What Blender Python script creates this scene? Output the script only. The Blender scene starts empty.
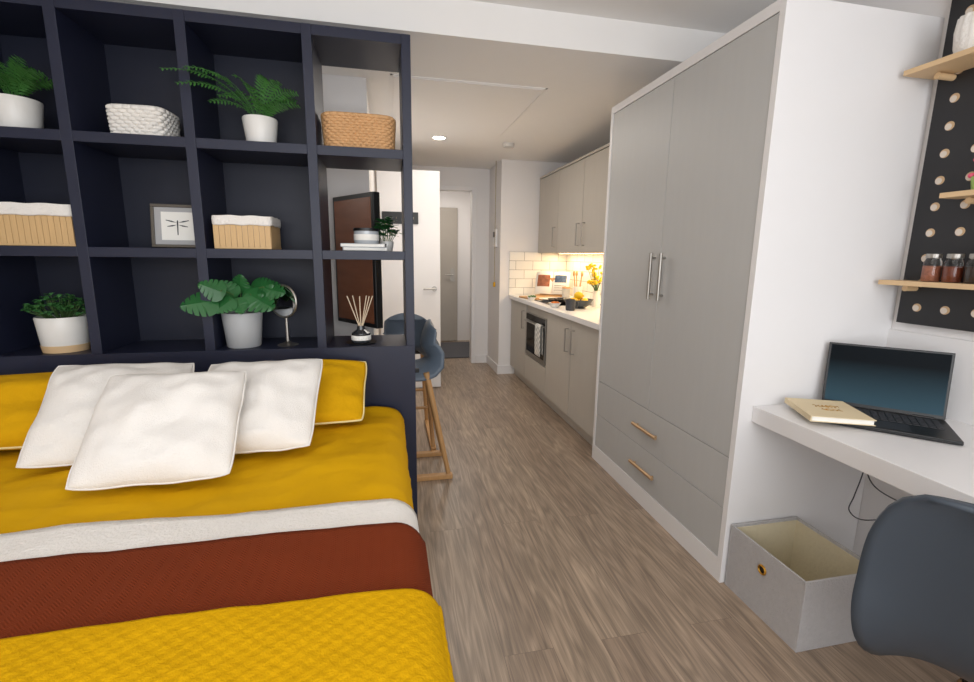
import bpy, bmesh, math, random
from mathutils import Vector, Matrix, noise
random.seed(7)
SC=bpy.context.scene
COL=SC.collection
def lin(c):
    r=[]
    for v in c:
        v=v/255.0
        r.append(v/12.92 if v<=0.04045 else ((v+0.055)/1.055)**2.4)
    return (r[0],r[1],r[2],1)
# ---------------------------------------------------------------- materials
def mat(name,c,rough=.5,metal=0,var=.06,scale=8,bump=0,bscale=60,emit=None,es=0,trans=0,stretch=None,spec=None,sheen=0,coat=0):
    m=bpy.data.materials.new(name); m.use_nodes=True
    nt=m.node_tree; N=nt.nodes; L=nt.links
    b=N['Principled BSDF']
    tc=N.new('ShaderNodeTexCoord'); mp=N.new('ShaderNodeMapping')
    L.new(tc.outputs['Object'],mp.inputs['Vector'])
    if stretch: mp.inputs['Scale'].default_value=stretch
    nz=N.new('ShaderNodeTexNoise'); nz.inputs['Scale'].default_value=scale; nz.inputs['Detail'].default_value=4
    L.new(mp.outputs[0],nz.inputs['Vector'])
    col=lin(c)
    mx=N.new('ShaderNodeMix'); mx.data_type='RGBA'
    mx.inputs['A'].default_value=tuple(min(1,v*(1-var)) for v in col[:3])+(1,)
    mx.inputs['B'].default_value=tuple(min(1,v*(1+var)) for v in col[:3])+(1,)
    L.new(nz.outputs['Fac'],mx.inputs['Factor'])
    L.new(mx.outputs['Result'],b.inputs['Base Color'])
    b.inputs['Roughness'].default_value=rough
    b.inputs['Metallic'].default_value=metal
    if spec is not None: b.inputs['Specular IOR Level'].default_value=spec
    if sheen: b.inputs['Sheen Weight'].default_value=sheen
    if coat: b.inputs['Coat Weight'].default_value=coat
    if trans: b.inputs['Transmission Weight'].default_value=trans
    if emit:
        b.inputs['Emission Color'].default_value=lin(emit); b.inputs['Emission Strength'].default_value=es
    if bump:
        n2=N.new('ShaderNodeTexNoise'); n2.inputs['Scale'].default_value=bscale; n2.inputs['Detail'].default_value=3
        L.new(mp.outputs[0],n2.inputs['Vector'])
        bp=N.new('ShaderNodeBump'); bp.inputs['Strength'].default_value=bump; bp.inputs['Distance'].default_value=.01
        L.new(n2.outputs['Fac'],bp.inputs['Height']); L.new(bp.outputs[0],b.inputs['Normal'])
    return m
def floor_mat():
    m=bpy.data.materials.new('oak_vinyl_planks'); m.use_nodes=True
    nt=m.node_tree; N=nt.nodes; L=nt.links; b=N['Principled BSDF']
    tc=N.new('ShaderNodeTexCoord'); sp=N.new('ShaderNodeSeparateXYZ'); cb=N.new('ShaderNodeCombineXYZ')
    L.new(tc.outputs['Object'],sp.inputs[0]); L.new(sp.outputs['Y'],cb.inputs['X']); L.new(sp.outputs['X'],cb.inputs['Y'])
    br=N.new('ShaderNodeTexBrick'); br.inputs['Scale'].default_value=1
    br.inputs['Brick Width'].default_value=2.1; br.inputs['Row Height'].default_value=.18
    br.inputs['Mortar Size'].default_value=.0009; br.inputs['Mortar Smooth'].default_value=.5; br.offset=.37
    br.inputs['Color1'].default_value=lin((166,146,126)); br.inputs['Color2'].default_value=lin((150,130,112)); br.inputs['Mortar'].default_value=lin((118,101,86))
    L.new(cb.outputs[0],br.inputs['Vector'])
    def grain(sx,sy,sc,det,dist):
        mp=N.new('ShaderNodeMapping'); mp.inputs['Scale'].default_value=(sx,sy,1)
        ad=N.new('ShaderNodeVectorMath'); ad.operation='ADD'
        sc2=N.new('ShaderNodeVectorMath'); sc2.operation='SCALE'; sc2.inputs['Scale'].default_value=9
        L.new(br.outputs['Color'],sc2.inputs[0]); L.new(cb.outputs[0],ad.inputs[0]); L.new(sc2.outputs[0],ad.inputs[1])
        L.new(ad.outputs[0],mp.inputs['Vector'])
        n=N.new('ShaderNodeTexNoise'); n.inputs['Scale'].default_value=sc; n.inputs['Detail'].default_value=det; n.inputs['Distortion'].default_value=dist
        L.new(mp.outputs[0],n.inputs['Vector']); return n
    g1=grain(.7,8,2.2,5,2.0); g2=grain(1.6,55,4,4,.5)
    mp=N.new('ShaderNodeMapping'); mp.inputs['Scale'].default_value=(.6,6.0,1)
    sc3=N.new('ShaderNodeVectorMath'); sc3.operation='SCALE'; sc3.inputs['Scale'].default_value=13
    ad3=N.new('ShaderNodeVectorMath'); ad3.operation='ADD'
    L.new(br.outputs['Color'],sc3.inputs[0]); L.new(cb.outputs[0],ad3.inputs[0]); L.new(sc3.outputs[0],ad3.inputs[1]); L.new(ad3.outputs[0],mp.inputs['Vector'])
    n3=N.new('ShaderNodeTexNoise'); n3.inputs['Scale'].default_value=1.6; n3.inputs['Detail'].default_value=2; L.new(mp.outputs[0],n3.inputs['Vector'])
    wv=N.new('ShaderNodeMath'); wv.operation='MULTIPLY'; wv.inputs[1].default_value=75; L.new(n3.outputs['Fac'],wv.inputs[0])
    sn=N.new('ShaderNodeMath'); sn.operation='SINE'; L.new(wv.outputs[0],sn.inputs[0])
    def mr(src,a,b2,c,d):
        r=N.new('ShaderNodeMapRange'); r.inputs['From Min'].default_value=a; r.inputs['From Max'].default_value=b2; r.inputs['To Min'].default_value=c; r.inputs['To Max'].default_value=d
        L.new(src,r.inputs['Value']); return r.outputs[0]
    def mul(a,b2):
        mu=N.new('ShaderNodeMath'); mu.operation='MULTIPLY'; L.new(a,mu.inputs[0]); L.new(b2,mu.inputs[1]); return mu.outputs[0]
    tot=mul(mul(mr(g1.outputs['Fac'],.3,.7,.74,1.20),mr(g2.outputs['Fac'],.3,.7,.78,1.16)),mr(sn.outputs[0],-1,1,.80,1.09))
    vm=N.new('ShaderNodeVectorMath'); vm.operation='SCALE'; L.new(br.outputs['Color'],vm.inputs[0]); L.new(tot,vm.inputs['Scale'])
    L.new(vm.outputs[0],b.inputs['Base Color']); b.inputs['Roughness'].default_value=.34
    bp=N.new('ShaderNodeBump'); bp.inputs['Strength'].default_value=.10; bp.inputs['Distance'].default_value=.004
    L.new(g2.outputs['Fac'],bp.inputs['Height']); L.new(bp.outputs[0],b.inputs['Normal'])
    return m
def tile_mat():
    m=bpy.data.materials.new('white_metro_tiles'); m.use_nodes=True
    nt=m.node_tree; N=nt.nodes; L=nt.links; b=N['Principled BSDF']
    tc=N.new('ShaderNodeTexCoord'); sp=N.new('ShaderNodeSeparateXYZ'); cb=N.new('ShaderNodeCombineXYZ'); ad=N.new('ShaderNodeMath')
    L.new(tc.outputs['Object'],sp.inputs[0]); L.new(sp.outputs['X'],ad.inputs[0]); L.new(sp.outputs['Y'],ad.inputs[1])
    L.new(ad.outputs[0],cb.inputs['X']); L.new(sp.outputs['Z'],cb.inputs['Y'])
    br=N.new('ShaderNodeTexBrick'); br.inputs['Scale'].default_value=1
    br.inputs['Brick Width'].default_value=.2; br.inputs['Row Height'].default_value=.1; br.inputs['Mortar Size'].default_value=.003
    br.inputs['Color1'].default_value=lin((238,236,230)); br.inputs['Color2'].default_value=lin((230,228,222)); br.inputs['Mortar'].default_value=lin((165,162,158))
    L.new(cb.outputs[0],br.inputs['Vector']); L.new(br.outputs['Color'],b.inputs['Base Color'])
    b.inputs['Roughness'].default_value=.15
    bp=N.new('ShaderNodeBump'); bp.invert=True; bp.inputs['Strength'].default_value=.4; bp.inputs['Distance'].default_value=.004
    L.new(br.outputs['Fac'],bp.inputs['Height']); L.new(bp.outputs[0],b.inputs['Normal'])
    return m
def mth(N,L,op,a,bv=None):
    n=N.new('ShaderNodeMath'); n.operation=op
    if hasattr(a,'links'): L.new(a,n.inputs[0])
    else: n.inputs[0].default_value=a
    if bv is not None:
        if hasattr(bv,'links'): L.new(bv,n.inputs[1])
        else: n.inputs[1].default_value=bv
    return n.outputs[0]
def peg_mat():
    m=bpy.data.materials.new('black_board_with_round_holes'); m.use_nodes=True
    N=m.node_tree.nodes; L=m.node_tree.links; b=N['Principled BSDF']
    tc=N.new('ShaderNodeTexCoord'); sp=N.new('ShaderNodeSeparateXYZ'); L.new(tc.outputs['Object'],sp.inputs[0])
    P=.094
    def cell(o,off):
        a=mth(N,L,'ADD',o,off); a=mth(N,L,'DIVIDE',a,P); a=mth(N,L,'FRACT',a); a=mth(N,L,'SUBTRACT',a,.5); return mth(N,L,'MULTIPLY',a,P)
    y=cell(sp.outputs['Y'],P*100-.50+P/2); z=cell(sp.outputs['Z'],P*100-.065+P/2)
    d=mth(N,L,'SQRT',mth(N,L,'ADD',mth(N,L,'MULTIPLY',y,y),mth(N,L,'MULTIPLY',z,z)))
    inside=mth(N,L,'LESS_THAN',d,.0155)
    y2=mth(N,L,'SUBTRACT',y,.004); z2=mth(N,L,'ADD',z,.002)
    d2=mth(N,L,'SQRT',mth(N,L,'ADD',mth(N,L,'MULTIPLY',y2,y2),mth(N,L,'MULTIPLY',z2,z2)))
    core=mth(N,L,'LESS_THAN',d2,.0112)
    m1=N.new('ShaderNodeMix'); m1.data_type='RGBA'; m1.inputs['A'].default_value=lin((196,164,126)); m1.inputs['B'].default_value=lin((214,204,192)); L.new(core,m1.inputs['Factor'])
    m2=N.new('ShaderNodeMix'); m2.data_type='RGBA'; m2.inputs['A'].default_value=lin((30,30,33)); L.new(m1.outputs['Result'],m2.inputs['B']); L.new(inside,m2.inputs['Factor'])
    L.new(m2.outputs['Result'],b.inputs['Base Color']); b.inputs['Roughness'].default_value=.5
    return m
def weave_mat(name,c,sx,sy,strength=.6,rough=.9,dark=.55,chev=False):
    m=bpy.data.materials.new(name); m.use_nodes=True
    nt=m.node_tree; N=nt.nodes; L=nt.links; b=N['Principled BSDF']
    tc=N.new('ShaderNodeTexCoord'); sp=N.new('ShaderNodeSeparateXYZ'); L.new(tc.outputs['UV'],sp.inputs[0])
    M=lambda op,a,bv=None: mth(N,L,op,a,bv)
    if chev:
        z=M('PINGPONG',sp.outputs['X'],sx)
        s=M('ADD',sp.outputs['Y'],M('MULTIPLY',z,.9))
        h=M('SINE',M('MULTIPLY',s,6.2832/sy))
    else:
        h=M('MULTIPLY',M('SINE',M('MULTIPLY',sp.outputs['X'],6.2832/sx)),M('SINE',M('MULTIPLY',sp.outputs['Y'],6.2832/sy)))
    f=M('ADD',M('MULTIPLY',h,.5),.5)
    mx=N.new('ShaderNodeMix'); mx.data_type='RGBA'; col=lin(c)
    mx.inputs['A'].default_value=tuple(v*dark for v in col[:3])+(1,); mx.inputs['B'].default_value=col
    L.new(f,mx.inputs['Factor']); L.new(mx.outputs['Result'],b.inputs['Base Color'])
    b.inputs['Roughness'].default_value=rough; b.inputs['Specular IOR Level'].default_value=.12
    bp=N.new('ShaderNodeBump'); bp.inputs['Strength'].default_value=strength; bp.inputs['Distance'].default_value=.005
    L.new(f,bp.inputs['Height']); L.new(bp.outputs[0],b.inputs['Normal'])
    return m
WALL=mat('white_wall_paint',(232,229,228),.7,var=.01,bump=.03,bscale=200)
CEIL=mat('ceiling_paint',(241,239,237),.8,var=.01)
FLOOR=floor_mat(); TILE=tile_mat()
NAVY=mat('navy_laminate',(31,35,55),.42,var=.08,scale=3,spec=.4)
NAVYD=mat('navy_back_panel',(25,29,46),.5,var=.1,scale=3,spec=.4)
GREY=mat('grey_wardrobe_laminate',(188,188,187),.45,var=.03,scale=4,stretch=(8,8,1))
GREYK=mat('taupe_kitchen_laminate',(184,178,169),.45,var=.04,scale=4,stretch=(8,8,1))
WLAM=mat('white_laminate',(232,230,230),.4,var=.01)
STEEL=mat('brushed_steel',(172,168,162),.42,1,var=.05)
BRONZE=mat('satin_bronze',(192,160,124),.4,.7,var=.05)
OAK=mat('oak_wood',(196,150,98),.45,var=.2,scale=6,stretch=(8,8,1))
OAKL=mat('birch_ply',(214,182,140),.5,var=.12,scale=10,stretch=(1,1,8))
YEL=mat('mustard_cotton',(214,163,10),.85,var=.05,scale=5,bump=.35,bscale=9,spec=.12)
YELC=mat('mustard_cushion_fabric',(210,159,14),.9,var=.08,scale=20,bump=.3,bscale=40,spec=.12)
PIPE=mat('pale_piping',(230,214,156),.8)
WHT=mat('white_linen',(236,232,227),.9,var=.03,scale=30,bump=.4,bscale=120,spec=.2)
WHTC=mat('white_slub_cushion_fabric',(234,230,225),.95,var=.02,scale=90,bump=.28,bscale=260,spec=.1)
RUST=weave_mat('rust_herringbone_knit',(122,52,25),.014,.007,.35,dark=.80,chev=True)
KNIT=mat('mustard_waffle_knit',(206,157,14),.95,var=.08,scale=40,bump=.3,bscale=180,spec=.04)
BLK=mat('black_plastic',(18,18,20),.4); BLKM=mat('black_board',(30,30,33),.5,var=.05); PEGM=peg_mat()
CABLE=mat('grey_cable',(70,70,74),.5)
GLOSS=mat('black_glass',(12,12,14),.08,var=.02)
SLATE=mat('slate_blue_shell_plastic',(98,110,124),.45,var=.03)
SLATED=mat('dark_slate_shell_plastic',(68,77,88),.45,var=.03)
CER=mat('white_ceramic',(232,230,226),.35); CERG=mat('grey_ceramic',(176,178,180),.45); SOIL=mat('soil',(48,36,28),1,var=.3,scale=60,bump=.8)
LEAF=mat('fern_green',(62,116,50),.55,var=.35,scale=20); LEAFD=mat('monstera_green',(40,98,50),.35,var=.3,scale=12); STEM=mat('plant_stem',(70,100,50),.6)
LEAFB=mat('bush_green',(66,122,64),.55,var=.35,scale=20)
BAM=mat('bamboo_slats',(208,172,122),.5,var=.15,scale=10,stretch=(30,30,1))
FELT=mat('grey_felt_fabric',(184,181,181),.95,var=.08,scale=60,bump=.5,bscale=200); BEIGE=mat('beige_box_lining',(214,202,172),.9,var=.05,scale=30,bump=.3)
GLASS=mat('clear_glass',(235,240,240),.05,trans=1); SILV=mat('silver_mirror',(220,222,224),.03,1,var=.01)
CREAM=mat('cream_cover',(226,208,172),.7); PAPER=mat('paper',(240,238,232),.8); GOLD=mat('gold_foil',(200,150,60),.3,.9)
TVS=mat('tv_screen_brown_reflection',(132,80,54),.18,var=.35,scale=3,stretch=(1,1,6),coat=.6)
# ---------------------------------------------------------------- geometry
class G:
    def __init__(s): s.b=bmesh.new(); s.uv=None
    def box(s,x0,y0,z0,x1,y1,z1,M=None):
        vs=[s.b.verts.new((x,y,z)) for z in (z0,z1) for y in (y0,y1) for x in (x0,x1)]
        for f in ((0,2,3,1),(4,5,7,6),(0,1,5,4),(2,6,7,3),(0,4,6,2),(1,3,7,5)): s.b.faces.new([vs[i] for i in f])
        if M is not None:
            for v in vs: v.co=M@v.co
        return s
    def cyl(s,p0,p1,r0,r1=None,seg=20,cap=True):
        r1=r0 if r1 is None else r1
        p0=Vector(p0);p1=Vector(p1);d=(p1-p0).normalized()
        a=d.orthogonal().normalized(); c=d.cross(a)
        A=[];B=[]
        for i in range(seg):
            t=2*math.pi*i/seg; o=a*math.cos(t)+c*math.sin(t)
            A.append(s.b.verts.new(p0+o*r0)); B.append(s.b.verts.new(p1+o*r1))
        for i in range(seg):
            j=(i+1)%seg; s.b.faces.new((A[i],A[j],B[j],B[i]))
        if cap: s.b.faces.new(A[::-1]); s.b.faces.new(B)
        return s
    def lathe(s,prof,c=(0,0,0),seg=32,wob=None,cap=True):
        rings=[]
        for r,z in prof:
            ring=[]
            for i in range(seg):
                t=2*math.pi*i/seg; rr=r*(1+(wob(t,z) if wob else 0))
                ring.append(s.b.verts.new((c[0]+rr*math.cos(t),c[1]+rr*math.sin(t),c[2]+z)))
            rings.append(ring)
        for k in range(len(rings)-1):
            for i in range(seg):
                j=(i+1)%seg; s.b.faces.new((rings[k][i],rings[k][j],rings[k+1][j],rings[k+1][i]))
        if cap:
            if prof[0][0]>1e-4: s.b.faces.new(rings[0][::-1])
            if prof[-1][0]>1e-4: s.b.faces.new(rings[-1])
        return s
    def tube(s,pts,r,seg=8,closed=False):
        pts=[Vector(p) for p in pts]; n=len(pts); rings=[]; up=None
        for i,p in enumerate(pts):
            if closed: d=pts[(i+1)%n]-pts[i-1]
            else: d=pts[min(i+1,n-1)]-pts[max(i-1,0)]
            d.normalize()
            if up is None: up=d.orthogonal().normalized()
            up=(up-d*up.dot(d)); up=up.normalized() if up.length>1e-5 else d.orthogonal().normalized()
            c=d.cross(up); rr=r[i] if isinstance(r,(list,tuple)) else r
            rings.append([s.b.verts.new(p+(up*math.cos(2*math.pi*k/seg)+c*math.sin(2*math.pi*k/seg))*rr) for k in range(seg)])
        m=n if closed else n-1
        for i in range(m):
            A=rings[i];B=rings[(i+1)%n]
            for k in range(seg):
                j=(k+1)%seg; s.b.faces.new((A[k],A[j],B[j],B[k]))
        if not closed: s.b.faces.new(rings[0][::-1]); s.b.faces.new(rings[-1])
        return s
    def grid(s,fn,nu,nv,cu=False,uvf=None):
        R=[[s.b.verts.new(fn(i/(nu),j/(nv))) for j in range(nv+1)] for i in range(nu if cu else nu+1)]
        if uvf and s.uv is None: s.uv=s.b.loops.layers.uv.new('UVMap')
        for i in range(nu):
            for j in range(nv):
                i2=(i+1)%nu if cu else i+1
                f=s.b.faces.new((R[i][j],R[i2][j],R[i2][j+1],R[i][j+1]))
                if uvf:
                    for l,(a,b2) in zip(f.loops,((i,j),(i+1,j),(i+1,j+1),(i,j+1))): l[s.uv].uv=uvf(a/nu,b2/nv)
        return s
    def poly(s,pts):
        s.b.faces.new([s.b.verts.new(p) for p in pts]); return s
    def ell(s,c,rx,ry,rz,seg=16,rings=10):
        r=bmesh.ops.create_uvsphere(s.b,u_segments=seg,v_segments=rings,radius=1)
        for v in r['verts']: v.co=Vector((c[0]+v.co.x*rx,c[1]+v.co.y*ry,c[2]+v.co.z*rz))
        return s
    def out(s,name,m,parent=None,bevel=0,smooth=False,label=None,solid=0,weld=False,recalc=True,soff=-1):
        if weld: bmesh.ops.remove_doubles(s.b,verts=s.b.verts,dist=1e-5)
        if recalc: bmesh.ops.recalc_face_normals(s.b,faces=s.b.faces)
        me=bpy.data.meshes.new(name); s.b.to_mesh(me); s.b.free()
        me.materials.append(m)
        if smooth: me.shade_smooth(); me.set_sharp_from_angle(angle=math.radians(45))
        o=bpy.data.objects.new(name,me); COL.objects.link(o)
        if solid:
            md=o.modifiers.new('thick','SOLIDIFY'); md.thickness=solid; md.offset=soff
        if bevel:
            md=o.modifiers.new('bevel','BEVEL'); md.width=bevel; md.segments=2; md.limit_method='ANGLE'; md.angle_limit=math.radians(40)
        if parent: o.parent=parent
        if label: o['label']=label
        return o
def T(name,label,cat,loc=(0,0,0),rot=(0,0,0),group=None):
    e=bpy.data.objects.new(name,None); e.empty_display_size=.05; COL.objects.link(e)
    e.location=loc; e.rotation_euler=rot; e['label']=label; e['category']=cat
    if group: e['group']=group
    return e
def tag(o,label,cat,group=None,loc=None,rot=None):
    o['label']=label; o['category']=cat
    if group: o['group']=group
    if loc: o.location=loc
    if rot: o.rotation_euler=rot
    return o
def struct(o,label,cat):
    o['kind']='structure'; o['label']=label; o['category']=cat; return o
def dup(o,loc,rot=None,label=None):
    def rec(x,p):
        c=x.copy(); COL.objects.link(c)
        if p: c.parent=p
        for k in x.children: rec(k,c)
        return c
    n=rec(o,None); n.location=loc
    if rot is not None: n.rotation_euler=rot
    if label: n['label']=label
    return n
def cat(P,n=8):
    P=[Vector(p) for p in P]; o=[]
    for i in range(len(P)-1):
        p0=P[max(i-1,0)];p1=P[i];p2=P[i+1];p3=P[min(i+2,len(P)-1)]
        for k in range(n):
            t=k/n; o.append(.5*((2*p1)+(-p0+p2)*t+(2*p0-5*p1+4*p2-p3)*t*t+(-p0+3*p1-3*p2+p3)*t**3))
    o.append(P[-1]); return o
def unsharp(o):
    for at in list(o.data.attributes):
        if at.name=='sharp_edge': o.data.attributes.remove(at)
R=math.radians
XR=2.03; XL=-1.62; YF=-1.7; YE=5.7; ZL=2.37; ZH=2.53
# ---------------------------------------------------------------- room shell
struct(G().box(XL-.1,YF-.1,-.1,XR+.1,7.6,0).out('floor',FLOOR),'grey-brown oak plank vinyl floor','floor')
struct(G().box(XL-.1,YF-.1,ZH,XR+.1,2.4,ZH+.1).out('ceiling',CEIL),'white painted ceiling over the sleeping area','ceiling')
struct(G().box(XL-.1,2.4,ZL,XR+.1,7.6,ZH+.1).out('ceiling.001',CEIL),'lower white ceiling over the kitchen and hallway','ceiling')
struct(G().box(XL-.1,YF-.1,0,XL,YE,ZH).out('wall_left',WALL),'white painted wall beside the bed','wall')
struct(G().box(XR,YF-.1,0,XR+.1,7.6,ZH).out('wall_right',WALL),'white painted wall behind the desk','wall')
g=G(); g.box(XL,YF-.1,0,XR,YF,.55); g.box(XL,YF-.1,2.35,XR,YF,ZH); g.box(XL,YF-.1,.55,-1.3,YF,2.35); g.box(1.7,YF-.1,.55,XR,YF,2.35)
struct(g.out('wall_front',WALL),'white wall with a wide window','wall')
g=G(); g.box(-1.3,YF-.07,.55,1.7,YF-.03,.6); g.box(-1.3,YF-.07,2.3,1.7,YF-.03,2.35)
for x in (-1.3,-.32,.68,1.65): g.box(x,YF-.07,.6,x+.05,YF-.03,2.3)
struct(g.out('window_1',WLAM),'white framed window in three panes','window')
struct(G().box(XL,3.05,0,-.09,YE,ZL).out('wall_bathroom',WALL),'white wall of the bathroom block','wall')
g=G(); g.box(-.09,YE,0,.60,YE+.1,ZL); g.box(1.04,YE,0,XR,YE+.1,ZL); g.box(.60,YE,2.12,1.04,YE+.1,ZL)
struct(g.out('wall_back',WALL),'white end wall with a doorway','wall')
struct(G().box(1.24,5.1,0,XR,YE,ZL).out('wall_kitchen_end',WALL),'white wall return at the end of the kitchen','wall')
g=G(); g.box(-.09,7.3,0,XR,7.4,ZL); g.box(.3,YE+.1,0,.35,7.3,ZL); g.box(1.45,YE+.1,0,1.5,7.3,ZL)
struct(g.out('wall_hallway',WALL),'white walls of the entrance lobby','wall')
g=G(); g.box(.565,YE-.02,0,.615,YE+.11,2.16); g.box(1.025,YE-.02,0,1.075,YE+.11,2.16); g.box(.615,YE-.02,2.11,1.025,YE+.11,2.16)
struct(g.out('trim_1',WLAM,bevel=.004),'white door frame','door frame')
g=G(); g.box(-.09,YE-.015,0,.56,YE,.1); g.box(1.08,YE-.015,0,1.24,YE,.1)
struct(g.out('baseboard_back',WLAM),'white skirting board','baseboard')
g=G(); g.box(1.225,5.085,0,1.24,YE-.016,.1); g.box(1.24,5.085,0,1.43,5.1,.1)
struct(g.out('baseboard_right',WLAM),'white skirting board','baseboard')
struct(G().box(-.09,3.05,0,-.075,4.6,.1).out('baseboard_left',WLAM),'white skirting board','baseboard')
g=G()
x0,y0,x1,y1=.05,2.95,1.0,4.15
for a in ((x0,y0,x1,y0+.012),(x0,y1-.012,x1,y1),(x0,y0,x0+.012,y1),(x1-.012,y0,x1,y1)): g.box(a[0],a[1],ZL-.004,a[2],a[3],ZL+.002)
g.box(x0+.02,y0+.02,ZL-.006,x1-.02,y1-.02,ZL)
struct(g.out('trim_2',CEIL),'white ceiling access panel','access panel')
d=G().box(-.07,4.64,.01,.52,4.68,2.14).out('door_1',WLAM,bevel=.003); struct(d,'white flush bathroom door standing open','door')
g=G(); g.cyl((.46,4.64,1.02),(.46,4.60,1.02),.009); g.cyl((.467,4.60,1.02),(.35,4.60,1.02),.009); g.cyl((.46,4.64,1.02),(.46,4.632,1.02),.026)
g.out('door_handle',STEEL,d,smooth=True)
GD=mat('greige_door',(168,160,150),.5,var=.04)
d=G().box(.36,7.24,.01,1.08,7.28,2.06).out('door_2',GD,bevel=.003); struct(d,'greige flush entrance door','door')
g=G(); g.cyl((1.0,7.24,1.05),(1.0,7.19,1.05),.012); g.cyl((1.0,7.19,1.05),(.88,7.19,1.05),.01); g.box(.97,7.23,.95,1.03,7.24,1.15); g.out('door_handle',STEEL,d)
tag(G().box(.60,6.0,.001,1.35,7.1,.014).out('door_mat',mat('charcoal_mat',(88,88,92),1,var=.3,scale=80,bump=.8,bscale=150),bevel=.004),'charcoal fibre doormat in the lobby','doormat')
LENS=mat('lamp_lens',(255,250,240),.4,emit=(255,246,232),es=25)
def downlight(x,y,z,lab):
    e=T('ceiling_spotlight',lab,'spotlight',(x,y,z))
    G().lathe([(.050,-.001),(.066,-.001),(.068,-.006),(.062,-.009),(.052,-.006),(.050,-.001)],cap=False).out('trim_ring',WLAM,e,smooth=True)
    G().cyl((0,0,-.001),(0,0,-.008),.050).out('lens',LENS,e)
    return e
downlight(.48,4.33,ZL,'recessed white ceiling spotlight, lit')
downlight(.85,6.4,ZL,'recessed white ceiling spotlight in the lobby, lit')
e=T('smoke_detector','round white smoke detector on the ceiling','smoke detector',(1.13,4.4,ZL))
G().lathe([(.055,0),(.055,-.012),(.05,-.03),(.03,-.036),(0.0,-.037)]).out('housing',mat('detector_plastic',(206,204,200),.5),e,smooth=True)
G().cyl((.035,0,-.030),(.035,0,-.038),.003,seg=8).out('indicator_light',mat('red_led',(180,30,20),.3),e)
e=T('intercom','small white wall intercom with a dark screen','intercom',(1.24,5.30,1.45))
G().box(-.03,-.05,0,0,.05,.2).out('housing',WLAM,e,bevel=.005)
G().box(-.033,-.035,.11,-.03,.035,.17).out('screen',BLK,e)
e=T('pull_cord','hanging pull cord with a yellow-green toggle','pull cord',(1.20,5.2,0))
G().cyl((0,0,1.05),(0,0,ZL),.003,seg=6).out('cord',mat('cord_brass',(150,130,80),.5),e)
G().lathe([(0,1.0),(.014,1.005),(.014,1.05),(0,1.06)],seg=12).out('toggle',YEL,e,smooth=True)
# ---------------------------------------------------------------- shelving unit
Y0,Y1=2.22,2.55
e=T('shelving_unit','tall navy open shelving divider behind the bed','shelving unit',(-.75,2.38,0))
def L(g,*a):
    g.box(a[0]+.75,a[1]-2.38,a[2],a[3]+.75,a[4]-2.38,a[5])
DV=[(-1.61,-1.57),(-1.225,-1.185),(-.79,-.75),(-.32,-.28),(.085,.125)]
g=G()
for a,b in DV: L(g,a,Y0,.92,b,Y1,2.28)
for z in (1.345,1.79,2.26):
    for (a,b),(c,d2) in zip(DV[:-1],DV[1:]): L(g,b,Y0+.001,z-.02,c,Y1,z+.02)
g.out('frame',NAVY,e,bevel=.0015)
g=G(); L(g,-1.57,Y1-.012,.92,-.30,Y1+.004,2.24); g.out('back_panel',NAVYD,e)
g=G(); L(g,-1.61,Y0,0,.125,Y1,.92); g.out('base',NAVY,e,bevel=.0015)
# ---------------------------------------------------------------- bed
e=T('bed','double bed with a dark base and thick mattress','bed',(-.7,1.2,0))
g=G(); g.box(-.72,-.98,.06,.72,.98,.32); g.out('base',NAVY,e,bevel=.01)
G().box(-.725,-.99,.32,.725,.99,.60).out('mattress',WHT,e,bevel=.04)
for x in (-.64,.64):
    for y in (-.9,.9): G().box(x-.03,y-.03,0,x+.03,y+.03,.06).out('foot',BLK,e)
def nz(x,y,s,seed=0): return noise.noise(Vector((x*s+seed*3.1,y*s-seed*1.7,seed*5.3)))
def fold(s,h,r,hang):
    a=abs(s); sg=1 if s>=0 else -1
    flat=h-r
    if a<=flat: return s,0
    a-=flat
    q=r*math.pi/2
    if a<q:
        t=a/r; return sg*(flat+r*math.sin(t)), r*(1-math.cos(t))
    return sg*h, r+min(a-q,hang)
def drape(name,y0,y1,off,soff,hang,m,label,cat_,amp=.01,thick=.018,foot=False,step=.02,fine=None,edge=0,seed=1,rx=.085,crease=0,flare=0):
    W=.752+soff; top=.632+off; r=rx; S=(W-r)+r*math.pi/2+hang
    nu=int(2*S/step)
    Lf=(y1-y0); extra=(hang if foot else 0)
    nv=max(4,int((Lf+extra)/step))
    def fn(u,v):
        s=-S+2*S*u
        x,dx=fold(s,W,r,hang)
        t=v*(Lf+extra)-extra
        dy=0
        if foot and t<0.0: y=y0-off*.3; dy=-t
        else: y=y0+t
        ev=edge*nz(s,0,2.2,seed+9)*(1 if v>.5 else (0 if foot else 1))
        y+=ev*min(1,abs(v-.5)*2)
        dd=min(dx+dy,hang+r)
        n=amp*(nz(s,t,2.4,seed)+.5*nz(s,t,6,seed+2)+.25*nz(s,t,14,seed+4))
        if crease:
            q=noise.noise(Vector((s*3+2*nz(s,t,3,seed+6),t*9,seed)))
            n+=crease*(max(0,1-abs(q)*5)**2)
        k=fine(s,t)*min(1,max(0,(Lf-t)/.03)) if fine else 0
        edgef=min(1,max(0,(dx)/(r*.9)))
        if dx>r*.7:
            return Vector((-.70+x+(1 if s>0 else -1)*(n*.5+k+.002+flare*dx),y,top-dd))
        return Vector((-.70+x,y,top-dd+n*(1-.5*edgef)+k))
    g=G(); g.grid(fn,nu,nv,uvf=lambda u,v:(u*2*S,v*(Lf+extra)))
    o=g.out(name,m,None,smooth=True,solid=thick,recalc=False); unsharp(o)
    return tag(o,label,cat_)
drape('duvet',.13,2.17,.010,.008,.27,YEL,'plain mustard yellow duvet spread over the bed','duvet',amp=.020,foot=True,step=.02,seed=1,crease=.006)
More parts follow.
